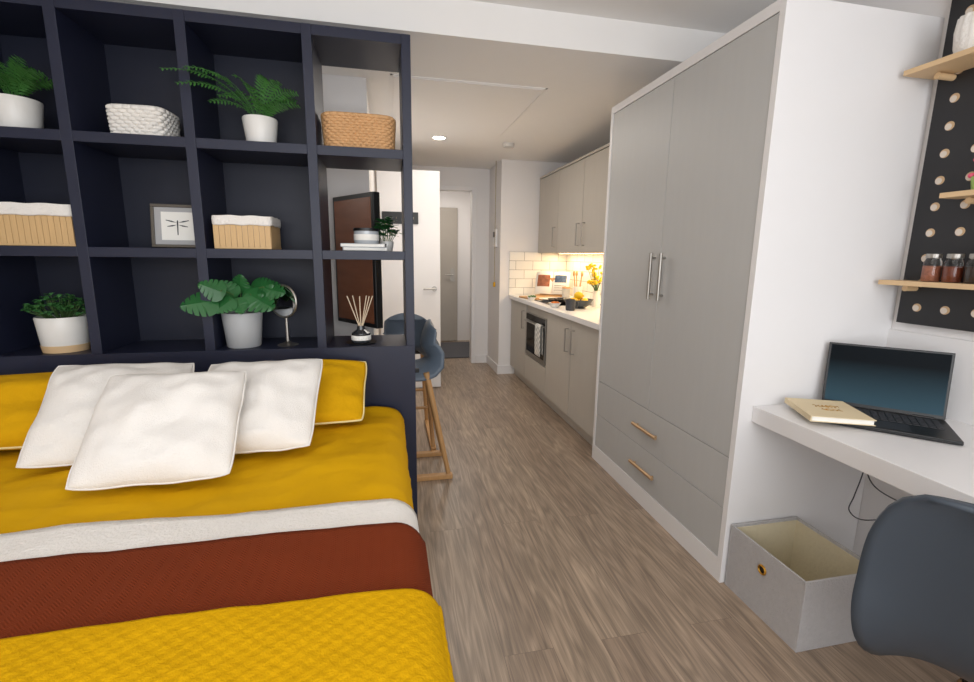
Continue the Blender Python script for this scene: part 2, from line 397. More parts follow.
drape('bed_sheet',1.075,1.255,.034,.018,.26,WHT,'white sheet folded in a band across the bed','sheet',amp=.012,edge=.02,seed=3,step=.02)
drape('throw_blanket',.80,1.115,.043,.028,.24,RUST,'rust brown herringbone knitted throw across the bed','throw blanket',amp=.010,edge=.012,seed=4,step=.015,thick=.014,flare=.04)
def waf(s,t):
    a=math.sin(s*math.pi/.019)*math.sin(t*math.pi/.014)
    return .0013*a
drape('throw_blanket',.10,.85,.060,.042,.22,KNIT,'mustard yellow waffle knitted throw over the foot of the bed','throw blanket',amp=.009,foot=True,fine=waf,step=.0048,seed=5,edge=.006,thick=.012,flare=.05)
# cushions
def cushion(name,w,h,Tk,m,label,loc,lean,rz=0,roll=0,seed=0,piping=None,group=None,pr=.003):
    e=T(name,label,'cushion' ,loc,(-lean,roll,rz),group)
    def P(a,b,side):
        cx=1-.08*(1-b*b)*abs(a)**2.5
        cz=1-.08*(1-a*a)*abs(b)**2.5
        x=a*w/2*cx; z=h/2+b*h/2*cz
        cr=(abs(a)*abs(b))**3
        x*=1-.09*cr; z-=.026*cr*(1 if b>0 else -1)
        z-=.012*(1-a*a)*max(0,b)**2
        k=(max(0,(1-abs(a)**2.3)*(1-abs(b)**2.3)))**.6
        n=.028*noise.noise(Vector((a*1.8+seed,b*1.8,seed)))+.012*noise.noise(Vector((a*3.0+seed,b*3.8,seed)))
        wv=.010*noise.noise(Vector((a*2.5,b*2.5,seed+20)))*(1 if max(abs(a),abs(b))>.7 else .5)
        return Vector((x,side*(Tk/2*k+n*k)+wv,z))
    g=G(); n=44
    mp=lambda q: math.copysign(abs(q)**.8,q)
    g.grid(lambda u,v:P(mp(2*u-1),mp(2*v-1),-1),n,n)
    g.grid(lambda u,v:P(mp(2*u-1),mp(2*v-1),1),n,n)
    o=g.out('cover',m,e,weld=True,smooth=True); unsharp(o)
    pts=[]
    for i in range(40): pts.append(P(-1+2*i/40,-1,1))
    for i in range(40): pts.append(P(1,-1+2*i/40,1))
    for i in range(40): pts.append(P(1-2*i/40,1,1))
    for i in range(40): pts.append(P(-1,1-2*i/40,1))
    G().tube(pts,pr,6,closed=True).out('piping',piping or m,e,smooth=True)
    return e
zb=.668
cushion('cushion',.60,.385,.15,YELC,'mustard yellow pillow with pale piping behind the white cushions',(-.39,1.87,zb),R(58),R(-2),seed=1,piping=PIPE,group='pillows at the headboard',pr=.004)
cushion('cushion',.62,.38,.16,YELC,'mustard yellow pillow with pale piping against the headboard',(-1.27,1.81,zb),R(57),R(3),seed=2,piping=PIPE,group='pillows at the headboard',pr=.004)
cushion('cushion',.46,.455,.145,WHTC,'white textured square cushion leaning on a yellow pillow',(-.915,1.615,zb),R(53),R(10),roll=R(3),seed=3,group='white cushions on the bed')
cushion('cushion',.46,.445,.145,WHTC,'white textured square cushion leaning alone beside the others',(-.49,1.62,zb),R(53),R(-4),roll=R(-2),seed=4,group='white cushions on the bed')
cushion('cushion',.455,.45,.15,WHTC,'white textured square cushion resting in front of the others',(-.695,1.43,zb),R(52),R(4),roll=R(1),seed=5,group='white cushions on the bed')
# ---------------------------------------------------------------- wardrobe
WX=1.345; WY0,WY1=1.5,2.77; WZ=2.232; XW=XR-.002
e=T('wardrobe','tall grey two-door wardrobe with white frame and two drawers','wardrobe',(1.69,2.135,0))
ox,oy=1.69,2.135
def LB(g,ox,oy,a): g.box(a[0]-ox,a[1]-oy,a[2],a[3]-ox,a[4]-oy,a[5]); return g
g=G()
LB(g,ox,oy,(WX+.022,WY0+.01,.0,XW,WY1-.01,WZ-.01))
LB(g,ox,oy,(WX,WY0,0,XW,WY0+.028,WZ)); LB(g,ox,oy,(WX,WY1-.028,0,XW,WY1,WZ))
LB(g,ox,oy,(WX,WY0+.028,WZ-.04,XW,WY1-.028,WZ)); LB(g,ox,oy,(WX,WY0+.028,0,XW,WY1-.028,.10))
g.out('body',WLAM,e,bevel=.001)
ym=(WY0+WY1)/2
for a,b,hy in ((WY0+.031,ym-.0015,ym-.045),(ym+.0015,WY1-.031,ym+.045)):
    d=LB(G(),ox,oy,(WX+.003,a,.553,WX+.021,b,WZ-.043)).out('door',GREY,e,bevel=.0015)
    g=G(); x=WX-.024-ox; y=hy-oy
    g.tube([(x,y,1.14),(x,y,1.375)],.0085,10)
    for z in (1.165,1.35): g.cyl((x,y,z),(WX+.003-ox,y,z),.005,seg=10)
    g.out('handle',STEEL,d,smooth=True,label='brushed steel bar handle')
for z0,z1 in ((.103,.325),(.328,.55)):
    d=LB(G(),ox,oy,(WX+.003,WY0+.031,z0,WX+.021,WY1-.031,z1)).out('drawer',GREY,e,bevel=.0015)
    zc=(z0+z1)/2; x=WX-.018-ox
    g=G(); g.tube([(x,-.115,zc),(x,.115,zc)],.0095,10)
    for y in (-.09,.09): g.cyl((x,y,zc),(WX+.003-ox,y,zc),.005,seg=10)
    g.out('handle',BRONZE,d,smooth=True,label='satin bronze bar handle')
# ---------------------------------------------------------------- kitchen
KX=1.375
bounds=[(2.775,3.30),(3.30,3.86),(4.50,5.08)]
handY=[3.24,3.36,4.56]
for (a,b),hy in zip(bounds,handY):
    yc=(a+b)/2; e=T('base_cabinet','taupe kitchen base cabinet with a steel bar handle','cabinet',(1.70,yc,0),group='kitchen base cabinets')
    LB(G(),1.70,yc,(KX+.022,a+.002,.1,XW,b-.002,.878)).out('body',GREYK,e)
    d=LB(G(),1.70,yc,(KX,a+.004,.11,KX+.02,b-.004,.872)).out('door',GREYK,e,bevel=.001)
    g=G(); x=KX-.028-1.7; y=hy-yc
    g.tube([(KX-1.7,y,.62),(x,y,.62),(x,y,.80),(KX-1.7,y,.80)],.006,8).out('handle',STEEL,d)
struct(G().box(1.43,2.775,0,1.445,5.08,.098).out('trim_3',GREYK),'taupe plinth under the kitchen cabinets','plinth')
e=T('built_in_oven','black glass built-in microwave oven in a taupe housing','oven',(1.70,4.18,0))
LB(G(),1.7,4.18,(KX+.022,3.862,.1,XW,4.498,.878)).out('body',GREYK,e)
LB(G(),1.7,4.18,(KX,3.864,.11,KX+.02,4.496,.36)).out('drawer_front',GREYK,e,bevel=.001)
d=LB(G(),1.7,4.18,(KX-.004,3.89,.38,KX+.02,4.47,.80)).out('door',STEEL,e,bevel=.002)
LB(G(),1.7,4.18,(KX-.007,3.92,.42,KX-.003,4.44,.72)).out('glass',GLOSS,d)
LB(G(),1.7,4.18,(KX-.006,3.895,.735,KX-.003,4.465,.795)).out('control_panel',GLOSS,e)
g=G(); g.cyl((KX-.035-1.7,-.30,.725),(KX-.035-1.7,.25,.725),.007)
for y in (-.275,.24): g.cyl((KX-.035-1.7,y,.725),(KX-1.7,y,.725),.005)
g.out('handle',STEEL,d,smooth=True)
tag(G().box(1.345,2.775,.88,XW,5.08,.92).out('worktop',WLAM,bevel=.003),'long white kitchen worktop','worktop')
struct(G().box(XR-.012,2.775,.921,XR,5.083,1.40).out('trim_4',TILE),'white metro tile splashback','tiles')
struct(G().box(1.345,5.083,.921,XR-.012,5.099,1.40).out('trim_5',TILE),'white metro tile splashback on the end wall','tiles')
ub=[2.775,3.28,3.885,4.49,5.08]
for i,(a,b) in enumerate(zip(ub[:-1],ub[1:])):
    yc=(a+b)/2; e=T('wall_cabinet','taupe wall cabinet with a steel bar handle above the worktop','cabinet',(1.85,yc,1.40),group='kitchen wall cabinets')
    g=G(); g.box(1.69-1.85,a+.001-yc,0,XW-1.85,b-.001-yc,.78); g.out('body',GREYK,e)
    d=G().box(1.67-1.85,a+.003-yc,-.01,1.688-1.85,b-.003-yc,.775).out('door',GREYK,e,bevel=.001)
    hy=(b-.06-yc) if i==1 else (a+.06-yc)
    x=1.67-.028-1.85
    G().tube([(-.18,hy,.05),(x,hy,.05),(x,hy,.24),(-.18,hy,.24)],.006,8).out('handle',STEEL,d)
tag(G().box(1.665,2.78,2.181,XW,5.08,2.20).out('cornice_panel',GREYK),'thin taupe top panel over the wall cabinets','panel')
e=T('under_cabinet_light','slim warm under-cabinet strip light','strip light',(1.9,4.0,1.3855))
G().box(-.02,-1.0,.0,.02,1.0,.014).out('housing',WLAM,e)
G().box(-.015,-.98,-.003,.015,.98,.0).out('diffuser',mat('warm_diffuser',(255,220,170),.5,emit=(255,205,140),es=9),e)
e=T('hob','black glass ceramic hob set in the worktop','hob',(1.68,4.18,.921))
G().box(-.25,-.28,0,.25,.28,.006).out('glass_top',GLOSS,e,bevel=.002)
for x,y,r in ((-.12,-.13,.08),(-.12,.13,.07),(.12,-.13,.07),(.12,.13,.08)):
    G().tube([(x+r*math.cos(t*math.pi/16),y+r*math.sin(t*math.pi/16),.0065) for t in range(32)],.0012,4,closed=True).out('cooking_zone',CERG,e)
e=T('frying_pan','grey frying pan resting on the hob','pan',(1.58,4.05,.9285))
G().lathe([(0,0),(.10,0),(.13,.04),(.134,.04),(.104,-.0),(.1,.004),(0,.004)],seg=32).out('pan_body',BLKM,e,smooth=True)
G().tube([(-.08,-.10,.035),(-.12,-.17,.055),(-.16,-.25,.06)],.009).out('handle',BLK,e,smooth=True)
tag(G().box(-.12,-.13,0,.12,.13,.018).out('chopping_board',OAK,bevel=.006),'round-cornered oak chopping board on the worktop','chopping board',loc=(1.50,4.62,.921),rot=(0,0,.2))
e=T('cookbook','open cookbook with colour photos on a wooden stand','cookbook',(1.76,4.84,.921),(0,0,R(-35)))
MM=Matrix.Rotation(R(-18),4,'X')
G().box(-.17,-.04,0,.17,.06,.014).box(-.14,.03,.014,.14,.04,.2,).out('stand',OAK,e,bevel=.002)
g=G(); g.grid(lambda u,v:MM@Vector((-.19+.19*u,-.02-.02*math.sin(u*math.pi),.018+.25*v)),8,2); g.grid(lambda u,v:MM@Vector((.19*u,-.02-.02*math.sin(u*math.pi),.018+.25*v)),8,2)
g.out('pages',PAPER,e,solid=.006,smooth=True)
g=G(); g.grid(lambda u,v:MM@Vector((-.165+.14*u,-.026-.02*math.sin((u*.74+.13)*math.pi),.10+.13*v)),8,2); g.out('printed_photo',mat('dish_photo',(150,90,60),.5,var=.9,scale=30),e,label='printed colour food photo')
g=G(); g.grid(lambda u,v:MM@Vector((.03+.13*u,-.026-.02*math.sin((u*.68+.16)*math.pi),.15+.08*v)),8,2); g.out('printed_photo',mat('dish_photo_blue',(70,90,120),.5,var=.9,scale=40),e,label='second printed colour photo')
for k in range(3):
    G().grid(lambda u,v,k=k:MM@Vector((.03+.13*u,-.026-.02*math.sin((u*.68+.16)*math.pi),.06+.025*k+.005*v)),6,1).out('printed_text',mat('ink',(90,90,95),.8),e)
e=T('fruit_bowl','wide dark bowl on the worktop','bowl',(1.60,3.72,.921))
G().lathe([(0,0),(.05,0),(.10,.03),(.13,.075),(.126,.075),(.096,.035),(.05,.008),(0,.008)]).out('bowl_body',mat('slate_bowl',(70,78,84),.4),e,smooth=True)
LEM=mat('lemon_skin',(240,196,30),.45,var=.08,scale=30,bump=.2,bscale=200)
for i,(x,y,z) in enumerate(((.0,.045,.055),(-.05,-.02,.055),(.045,-.03,.055),(0,0,.105))):
    o=G().ell((0,0,0),.033,.042,.033).ell((0,.043,0),.008,.01,.008,8,6).out('lemon',LEM,smooth=True)
    tag(o,'yellow lemon in the dark bowl','lemon','lemons in the bowl',(1.60+x,3.72+y,.921+z),(0,0,i*1.3))
e=T('flower_vase','white vase of small yellow flowers','flowers',(1.80,3.80,.921))
G().lathe([(.0,0),(.035,0),(.04,.06),(.028,.12),(.034,.14),(.031,.14),(.025,.12),(.036,.06),(.03,.006),(0,.006)],seg=20).out('vase',CER,e,smooth=True)
g=G();g2=G()
for i in range(24):
    a=random.uniform(0,6.28); r=random.uniform(.02,.12); z=random.uniform(.2,.36)
    g.tube([(0,0,.1),(r*.3*math.cos(a),r*.3*math.sin(a),.16),(r*math.cos(a),r*math.sin(a),z)],.002,4)
    for k in range(5):
        g2.ell((r*math.cos(a)+random.uniform(-.015,.015),r*math.sin(a)+random.uniform(-.015,.015),z+random.uniform(-.01,.015)),.012,.012,.010,8,6)
g.out('stems',STEM,e); g2.out('blossoms',mat('yellow_petal',(246,204,40),.6),e,smooth=True)
e=T('oil_bottle','tall bottle of yellow oil with a dark cap','bottle',(1.80,3.47,.921))
G().lathe([(0,0),(.030,0),(.032,.01),(.032,.14),(.012,.19),(.011,.24),(0,.24)],seg=24).out('bottle_body',mat('yellow_oil_glass',(214,180,60),.1,coat=.5),e,smooth=True)
G().cyl((0,0,.24),(0,0,.27),.014).out('cap',BLK,e)
e=T('coffee_mug','small dark mug on the worktop','mug',(1.46,3.55,.921))
G().lathe([(0,0),(.036,0),(.04,.02),(.04,.09),(.037,.09),(.036,.01),(0,.008)],seg=24).out('mug_body',mat('slate_mug',(60,64,72),.3),e,smooth=True)
G().tube([(.038,0,.075),(.062,0,.07),(.066,0,.045),(.058,0,.025),(.038,0,.02)],.005).out('handle',mat('slate_mug_handle',(60,64,72),.3),e,smooth=True)
e=T('plate','white plate resting on the hob','plate',(1.56,4.34,.9285))
G().lathe([(0,0),(.06,0),(.10,.014),(.102,.016),(.06,.006),(0,.005)]).out('plate_body',CER,e,smooth=True)
e=T('utensil_jar','white jar of wooden utensils by the splashback','utensil jar',(1.93,4.52,.921))
G().lathe([(0,0),(.045,0),(.048,.01),(.048,.13),(.043,.13),(.042,.01),(0,.008)],seg=24).out('jar',CER,e,smooth=True)
for x,y in ((-.03,.01),(.0,.03),(.02,-.02)):
    g=G(); g.cyl((x*.5,y*.5,.02),(x*1.3,y*1.3,.24),.006,seg=8); g.ell((x*1.4,y*1.4,.26),.012,.022,.03,10,8); g.out('wooden_spoon',OAK,e,smooth=True)
e=T('storage_canister','small grey lidded canister beside the hob','canister',(1.86,4.66,.921))
G().lathe([(0,0),(.04,0),(.042,.004),(.042,.10),(0,.10)],seg=24).out('canister_body',CERG,e,smooth=True)
G().lathe([(0,.10),(.044,.10),(.044,.115),(0,.116)],seg=24).out('lid',OAK,e,smooth=True)
e=T('salad_bowl','small white bowl with green salad on the worktop','bowl',(1.405,4.42,.921))
G().lathe([(0,0),(.025,0),(.05,.035),(.047,.035),(.023,.005),(0,.005)],seg=24).out('bowl_body',CER,e,smooth=True)
g=G()
for i in range(14): g.ell((random.uniform(-.03,.03),random.uniform(-.03,.03),random.uniform(.03,.045)),.012,.012,.006,8,6)
g.out('salad_leaves',LEAF,e,smooth=True)
e=T('salad_bowl','small white bowl of orange slices on the worktop','bowl',(1.41,3.78,.921))
G().lathe([(0,0),(.03,0),(.055,.04),(.052,.04),(.028,.005),(0,.005)],seg=24).out('bowl_body',CER,e,smooth=True)
g=G()
for i in range(12): g.ell((random.uniform(-.03,.03),random.uniform(-.03,.03),random.uniform(.034,.05)),.014,.014,.006,8,6)
g.out('fruit_slices',mat('orange_fruit',(220,120,40),.5,var=.3,scale=60),e,smooth=True)
g=G()
def tw(u,v):
    s=v*.56; y=-.075+.15*u+.01*math.sin(v*5)
    wv=.006*math.sin(u*16)*min(1,v*3)
    if s<.28: return Vector((-.010-abs(wv)-.0,y,-.28+s))
    if s<.30: return Vector((-.010+.020*(s-.28)/.02,y,.002+.010*math.sin((s-.28)/.02*math.pi)))
    return Vector((.010+abs(wv)*.3,y,-(s-.30)))
g.grid(tw,24,40,uvf=lambda u,v:(u*.18,v*.56)); o=g.out('tea_towel',weave_mat('patterned_towel',(236,234,228),.05,.05,.2,dark=.35),smooth=True,solid=.002,recalc=False)
tag(o,'white and grey patterned tea towel over the oven handle','tea towel',loc=(KX-.035,3.965,.736))
# ---------------------------------------------------------------- TV and stools behind the shelving
e=T('television','flat television angled out from the wall','television',(-.035,2.62,1.31),(0,0,math.atan2(.40,-.27)))
G().box(0,-.012,-.365,.43,.03,.365).out('housing',BLK,e,bevel=.004)
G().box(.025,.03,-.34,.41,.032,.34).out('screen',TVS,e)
G().box(.04,-.03,-.2,.38,-.012,.2).out('rear_cover',BLK,e,bevel=.005)
def shell(g,prof,wid,th,curl):
    P=[Vector((p[0],0,p[1])) for p in prof]
    n=len(P)-1
    def smp(v):
        f=v*n; i=min(int(f),n-1); t=f-i
        p0=P[max(i-1,0)];p1=P[i];p2=P[i+1];p3=P[min(i+2,n)]
        return .5*((2*p1)+(-p0+p2)*t+(2*p0-5*p1+4*p2-p3)*t*t+(-p0+3*p1-3*p2+p3)*t**3)
    def fn(u,v):
        a=2*u-1; c=smp(v); d=(smp(min(1,v+.01))-smp(max(0,v-.01))).normalized()
        nrm=Vector((d.z,0,-d.x))
        w=wid(v)
        return c+Vector((0,w*a,0))+nrm*curl(v)*(abs(a)**3)
    g.grid(fn,28,40)
def make_chair(name,label,cat_,loc,rz,h,seat_w=.23,group=None,stool=False,m=None,top=.385,back=-.28,legs=(.10,.11,.23,.21)):
    e=T(name,label,cat_,loc,(0,0,rz),group)
    s=h
    prof=[(.23,s-.02),(.17,s+.005),(.05,s-.01),(-.08,s-.012),(-.17,s+.02),(back+.065,s+.10),(back+.04,s+.20),(back+.018,s+(.24 if stool else .34)),(back,s+top)]
    def wid(v):
        base=.225 if v<.5 else .225-.01*(v-.5)/.5
        return seat_w/.23*base*max(.0,(1-abs(2*v-1)**6))**.5+.008
    def curl(v): return .05+.05*math.exp(-((v-.5)/.2)**2)
    g=G(); shell(g,prof,wid,.0,lambda v:-curl(v))
    g.out('seat_shell',m or SLATE,e,smooth=True,solid=.011,recalc=False)
    a1,a2,fx2,fy2=legs
    for fx,fy in ((1,1),(1,-1),(-1,1),(-1,-1)):
        G().cyl((a1*fx-.01,a2*fy,s-.05),(fx2*fx-.01,fy2*fy,.012 if stool else 0),.018,.014 if stool else .010).out('leg',OAK,e,smooth=True)
    G().box(-.12,-.12,s-.055,.11,.12,s-.03).out('mounting_frame',BLK,e,bevel=.004)
    if stool:
        for sg in (1,-1):
            G().box(-fx2-.03,fy2*sg-.018,0,fx2+.01,fy2*sg+.018,.032).out('floor_rail',OAK,e,bevel=.004)
        q=.3; k=(s-.05-q)/(s-.05); X=a1+(fx2-a1)*k; Yq=a2+(fy2-a2)*k
        for a,b in (((X,Yq),(X,-Yq)),((-X,Yq),(-X,-Yq)),):
            G().cyl((a[0]-.01,a[1],q),(b[0]-.01,b[1],q),.010).out('footrest_rail',OAK,e,smooth=True)
    else:
        g=G()
        for sg in (1,-1): g.cyl((.13-.01,.12*sg,s-.12),(-.13-.01,-.12*sg,s-.10),.004)
        for fx in (1,-1): g.cyl((.14*fx-.01,.125,s-.13),(.14*fx-.01,-.125,s-.13),.004)
        g.out('cross_brace',BLK,e)
    return e
st=make_chair('bar_stool','slate blue shell bar stool with oak legs behind the shelving','stool',(.055,2.82,0),math.pi,.715,.145,'bar stools at the breakfast table',True,top=.25,back=-.20,legs=(.15,.13,.28,.17))
dup(st,(.12,3.36,0),(0,0,R(90)),'slate blue bar stool with oak legs beside the white wall')
make_chair('desk_chair','dark slate moulded shell chair with wooden legs at the desk','chair',(1.475,.585,0),R(2),.385,.268,m=SLATED,top=.495,back=-.29)
e=T('coat_rack','small black coat hook rail on the white door','coat rack',(.14,4.638,1.64))
G().box(-.17,-.014,0,.17,0,.11).out('rail',BLK,e,bevel=.003)
for i in range(4):
    x=-.12+.08*i; G().tube([(x,-.012,.05),(x,-.045,.045),(x,-.05,.06)],.005).out('hook',STEEL,e)
# ---------------------------------------------------------------- desk
DZ=.780
tag(G().box(1.405,-.9,.715,XW,1.499,DZ).out('desk',WLAM,bevel=.002),'white wall-to-wall desk top beside the wardrobe','desk')
struct(G().box(XR-.014,-.9,DZ,XR,1.5,1.075).out('trim_6',WLAM,bevel=.001),'white upstand panel behind the desk','panel')
e=T('laptop','open black laptop on the white desk','laptop',(1.680,1.455,DZ+.0005),(0,0,math.atan2(-.265,.255)))
LW=.36
G().box(0,-.245,.002,LW,0,.016).out('base',BLK,e,bevel=.003)
g=G()
for r in range(6):
    for c in range(15):
        g.box(.022+c*.0212,-.135+r*.0195,.016,.022+c*.0212+.0178,-.135+r*.0195+.016,.0175)
g.out('keyboard',mat('keycaps',(56,56,60),.5),e)
G().box(.12,-.23,.016,.24,-.15,.0166).out('trackpad',mat('trackpad_grey',(52,52,56),.35),e)
Ml=Matrix.Translation((0,-.003,.016))@Matrix.Rotation(R(-8),4,'X')
d=G().box(0,0,0,LW,.007,.24,M=Ml).out('lid',BLK,e,bevel=.002)
sm=bpy.data.materials.new('laptop_display_reflection'); sm.use_nodes=True
N=sm.node_tree.nodes; K=sm.node_tree.links; b=N['Principled BSDF']
tcn=N.new('ShaderNodeTexCoord'); sp=N.new('ShaderNodeSeparateXYZ'); cr=N.new('ShaderNodeValToRGB'); K.new(tcn.outputs['Generated'],sp.inputs[0])
K.new(sp.outputs['Z'],cr.inputs[0]); cr.color_ramp.elements[0].color=lin((52,76,88)); cr.color_ramp.elements[1].color=lin((8,14,19)); cr.color_ramp.elements[1].position=.75  # teal reflection on the dark screen, painted as a gradient, paler at the bottom
K.new(cr.outputs[0],b.inputs['Base Color']); b.inputs['Roughness'].default_value=.4; b.inputs['Specular IOR Level'].default_value=.05
K.new(cr.outputs[0],b.inputs['Emission Color']); b.inputs['Emission Strength'].default_value=.15
G().box(.008,-.0012,.014,LW-.008,0,.233,M=Ml).out('display',sm,d)
for xa in (.03,LW-.09): G().cyl((xa,-.001,.016),(xa+.06,-.001,.016),.005).out('hinge',BLK,e)
e=T('notebook','cream notebook with gold foil lettering lying on the laptop corner','notebook',(1.565,1.325,DZ+.0185),(0,0,R(-24)))
G().box(-.095,-.105,.002,.093,.105,.018).out('pages',PAPER,e)
g=G(); g.box(-.1,-.11,0,.098,.11,.002); g.box(-.1,-.11,.018,.098,.11,.0205); g.box(-.102,-.11,0,-.098,.11,.0205); g.out('cover',CREAM,e,bevel=.001)
g=G()
g.tube([(-.04+.0022*i+.006*math.sin(i*1.1),.02+.011*math.sin(i*.9+1)+.004*math.sin(i*2.3),.0212) for i in range(40)],.0009,5)
g.tube([(-.03+.0022*i+.005*math.sin(i*1.3),-.02+.009*math.sin(i*.8),.0212) for i in range(30)],.0009,5)
g.out('cover_lettering',GOLD,e)
o=G().tube(cat([(1.98,1.46,.714),(1.985,1.47,.60),(1.97,1.47,.46),(1.93,1.46,.36),(1.89,1.44,.31),(1.90,1.38,.30),(1.96,1.28,.38),(2.0,1.15,.55),(2.0,1.08,.714)]),.0025,6).out('power_cable',CABLE,smooth=True); tag(o,'thin dark grey power cable drooping under the desk','cable')
o=G().tube(cat([(2.015,1.40,.714),(2.0,1.42,.58),(1.95,1.44,.50),(1.93,1.38,.44),(1.98,1.28,.41),(2.0,1.15,.45),(2.015,1.0,.6),(2.015,.95,.714)]),.0025,6).out('power_cable',CABLE,smooth=True); tag(o,'thin dark grey power cable looping low on the wall','cable')
# pegboard
e=T('pegboard','large black pegboard with birch-lined round holes above the desk','pegboard',(2.0,.9,1.11))
G().box(0,-.6,0,.02,.565,1.25).out('board',PEGM,e)
def pshelf(y0,y1,z,dep,lab):
    e=T('peg_shelf',lab,'shelf',(2.0,(y0+y1)/2,z),group='birch shelves on the pegboard')
    h=(y1-y0)/2
    G().box(-dep,-h,0,-.003,h,.018).out('shelf_board',OAKL,e,bevel=.001)
    for y in (-h+.06,h-.06): G().cyl((-.003,y,-.012),(-dep*.5,y,-.012),.011,seg=14).out('peg',OAKL,e,smooth=True)
pshelf(.80,1.475,1.26,.11,'birch shelf on the pegboard holding spice jars')
pshelf(.80,1.33,1.57,.09,'short birch shelf on the pegboard')
pshelf(.80,1.475,2.01,.15,'deep birch shelf high on the pegboard')
JC=[((206,130,100),'glass jar of pink salt with a silver lid'),((150,70,40),'glass jar of red chilli flakes with a silver lid'),((70,50,40),'glass jar of dark peppercorns with a silver lid'),((190,150,80),'glass jar of yellow spice with a silver lid')]
for i,(c,lab) in enumerate(JC):
    e=T('spice_jar',lab,'jar',(1.945,1.335-.066*i,1.2785),group='spice jars on the birch shelf')
    G().lathe([(0,.002),(.022,.002),(.0235,.01),(.0235,.055),(0,.056)],seg=20).out('contents',mat('spice',c,.7,var=.5,scale=150),e,smooth=True)
    G().lathe([(0,0),(.024,0),(.0265,.006),(.0265,.068),(.021,.08),(.021,.084)],seg=24).out('glass',GLASS,e,smooth=True)
    G().cyl((0,0,.084),(0,0,.10),.023).out('lid',STEEL,e,bevel=.002)
e=T('woven_pot','white woven pot on the high birch shelf','pot',(1.925,1.315,2.0285))
G().lathe([(.0,0),(.045,0),(.052,.03),(.056,.08),(.052,.12),(.048,.12),(.050,.08),(.042,.01),(0,.01)],seg=60,wob=lambda t,z:.04*math.sin(t*14+z*120)).out('pot_body',WHT,e,smooth=True)
e=T('small_plant','tiny pink flowering plant in a green pot on the short shelf','plant',(1.955,1.245,1.5885))
G().lathe([(0,0),(.02,0),(.026,.045),(.023,.045),(.018,.005),(0,.005)],seg=20).out('pot',mat('lime_pot',(150,180,90),.4),e,smooth=True)
g=G()
for i in range(18):
    a=random.uniform(0,6.28); r=random.uniform(.0,.03); g.ell((r*math.cos(a),r*math.sin(a),random.uniform(.05,.10)),.010,.010,.009,8,6)
g.out('blossoms',mat('pink_petal',(226,90,120),.6),e,smooth=True)
G().lathe([(0,.035),(.018,.04),(.02,.052),(0,.058)],seg=14).out('leaves',LEAF,e,smooth=True)
# storage box
e=T('storage_box','open grey felt storage box with beige lining under the desk','storage box',(1.525,1.315,0))
g=G(); w,dp,h,t=.162,.178,.275,.008
g.box(-w,-dp,0,w,dp,.008); g.box(-w,-dp,.008,w,-dp+t,h); g.box(-w,dp-t,.008,w,dp,h); g.box(-w,-dp+t,.008,-w+t,dp-t,h); g.box(w-t,-dp+t,.008,w,dp-t,h)
g.out('box_body',FELT,e,bevel=.002)
g=G(); a,b2=w-t,dp-t
g.box(-a,-b2,.008,a,b2,.011); g.box(-a,-b2,.011,a,-b2+.003,h-.012); g.box(-a,b2-.003,.011,a,b2,h-.012); g.box(-a,-b2+.003,.011,-a+.003,b2-.003,h-.012); g.box(a-.003,-b2+.003,.011,a,b2-.003,h-.012)
g.out('lining',BEIGE,e)
g=G(); g.tube([(-w-.003,.0+.016*math.cos(k*math.pi/12),.195+.016*math.sin(k*math.pi/12)) for k in range(24)],.004,8,closed=True); g.out('eyelet',GOLD,e,smooth=True,label='gold metal eyelet')
G().cyl((-w-.001,0,.195),(-w+.0005,0,.195),.013).out('eyelet_hole',BLK,e)
# ---------------------------------------------------------------- plants and shelf objects
def pot(e,r,h,m,taper=.82):
    G().lathe([(0,0),(r*taper*.95,0),(r*taper,.005),(r,h-.005),(r-.002,h),(r-.009,h),(r-.011,h-.012),(r*taper-.012,.012),(0,.012)]).out('pot',m,e,smooth=True)
    G().lathe([(0,h-.022),(r-.013,h-.025),(r-.013,h-.03),(0,h-.03)]).out('soil',SOIL,e)
def fern(e,h,ends,lmax=.034,seed=1,sp_=.0125,wd=.0046):
    rd=random.Random(seed); g=G()
    for (ex,ey,ez) in ends:
        p0=Vector((ex*.04,ey*.04,h-.02)); p2=Vector((ex,ey,h+ez)); Ln=(p2-p0).length
        p1=Vector((ex*.38,ey*.38,h+ez*.75+.07*Ln/.25))
        n=max(12,int(Ln/sp_)); pts=[]
        for k in range(n+1):
            t=k/n; pts.append(p0*(1-t)**2+p1*2*t*(1-t)+p2*t*t)
        g.tube(pts,[.0022*(1-.7*k/n) for k in range(n+1)],4)
        for k in range(3,n+1):
            p=pts[k]; t=k/n; d=(pts[min(k+1,n)]-pts[k-1]).normalized()
            side=d.cross(Vector((0,0,1))); side=side.normalized() if side.length>.05 else Vector((1,0,0))
            up=side.cross(d).normalized(); side=(side*.7+up*.45+up*rd.uniform(-.2,.2)).normalized()
            ll=lmax*(math.sin(math.pi*min(1,(1-t)*.86+.08))**.8)+.003
            for sg in (1,-1):
                s=(side*sg+d*.5).normalized(); w=d*wd; dr=Vector((0,0,-.12*ll))
                g.poly([p-w*.6,p+s*ll*.5-w+dr*.3,p+s*ll+dr,p+s*ll*.5+w+dr*.3,p+w*.6])
    return g.out('foliage',LEAF,e,recalc=False)
e=T('potted_fern','green fern with arching fronds in a white pot','potted plant',(-.525,2.335,1.811)); pot(e,.072,.115,CER)
fern(e,.115,[(-.29,-.19,.11),(-.25,-.17,.07),(-.22,-.17,.13),(-.17,-.13,.13),(-.12,-.12,.05),(-.08,-.06,.15),(-.02,-.10,.11),(.05,-.10,.14),(.11,-.11,.12),(.17,-.09,.09),(.17,-.06,.05),(.13,-.13,.02),(.0,.09,.14),(-.13,.05,.11),(.14,.06,.10),(.03,-.15,.04),(-.15,-.14,.02)],seed=2)
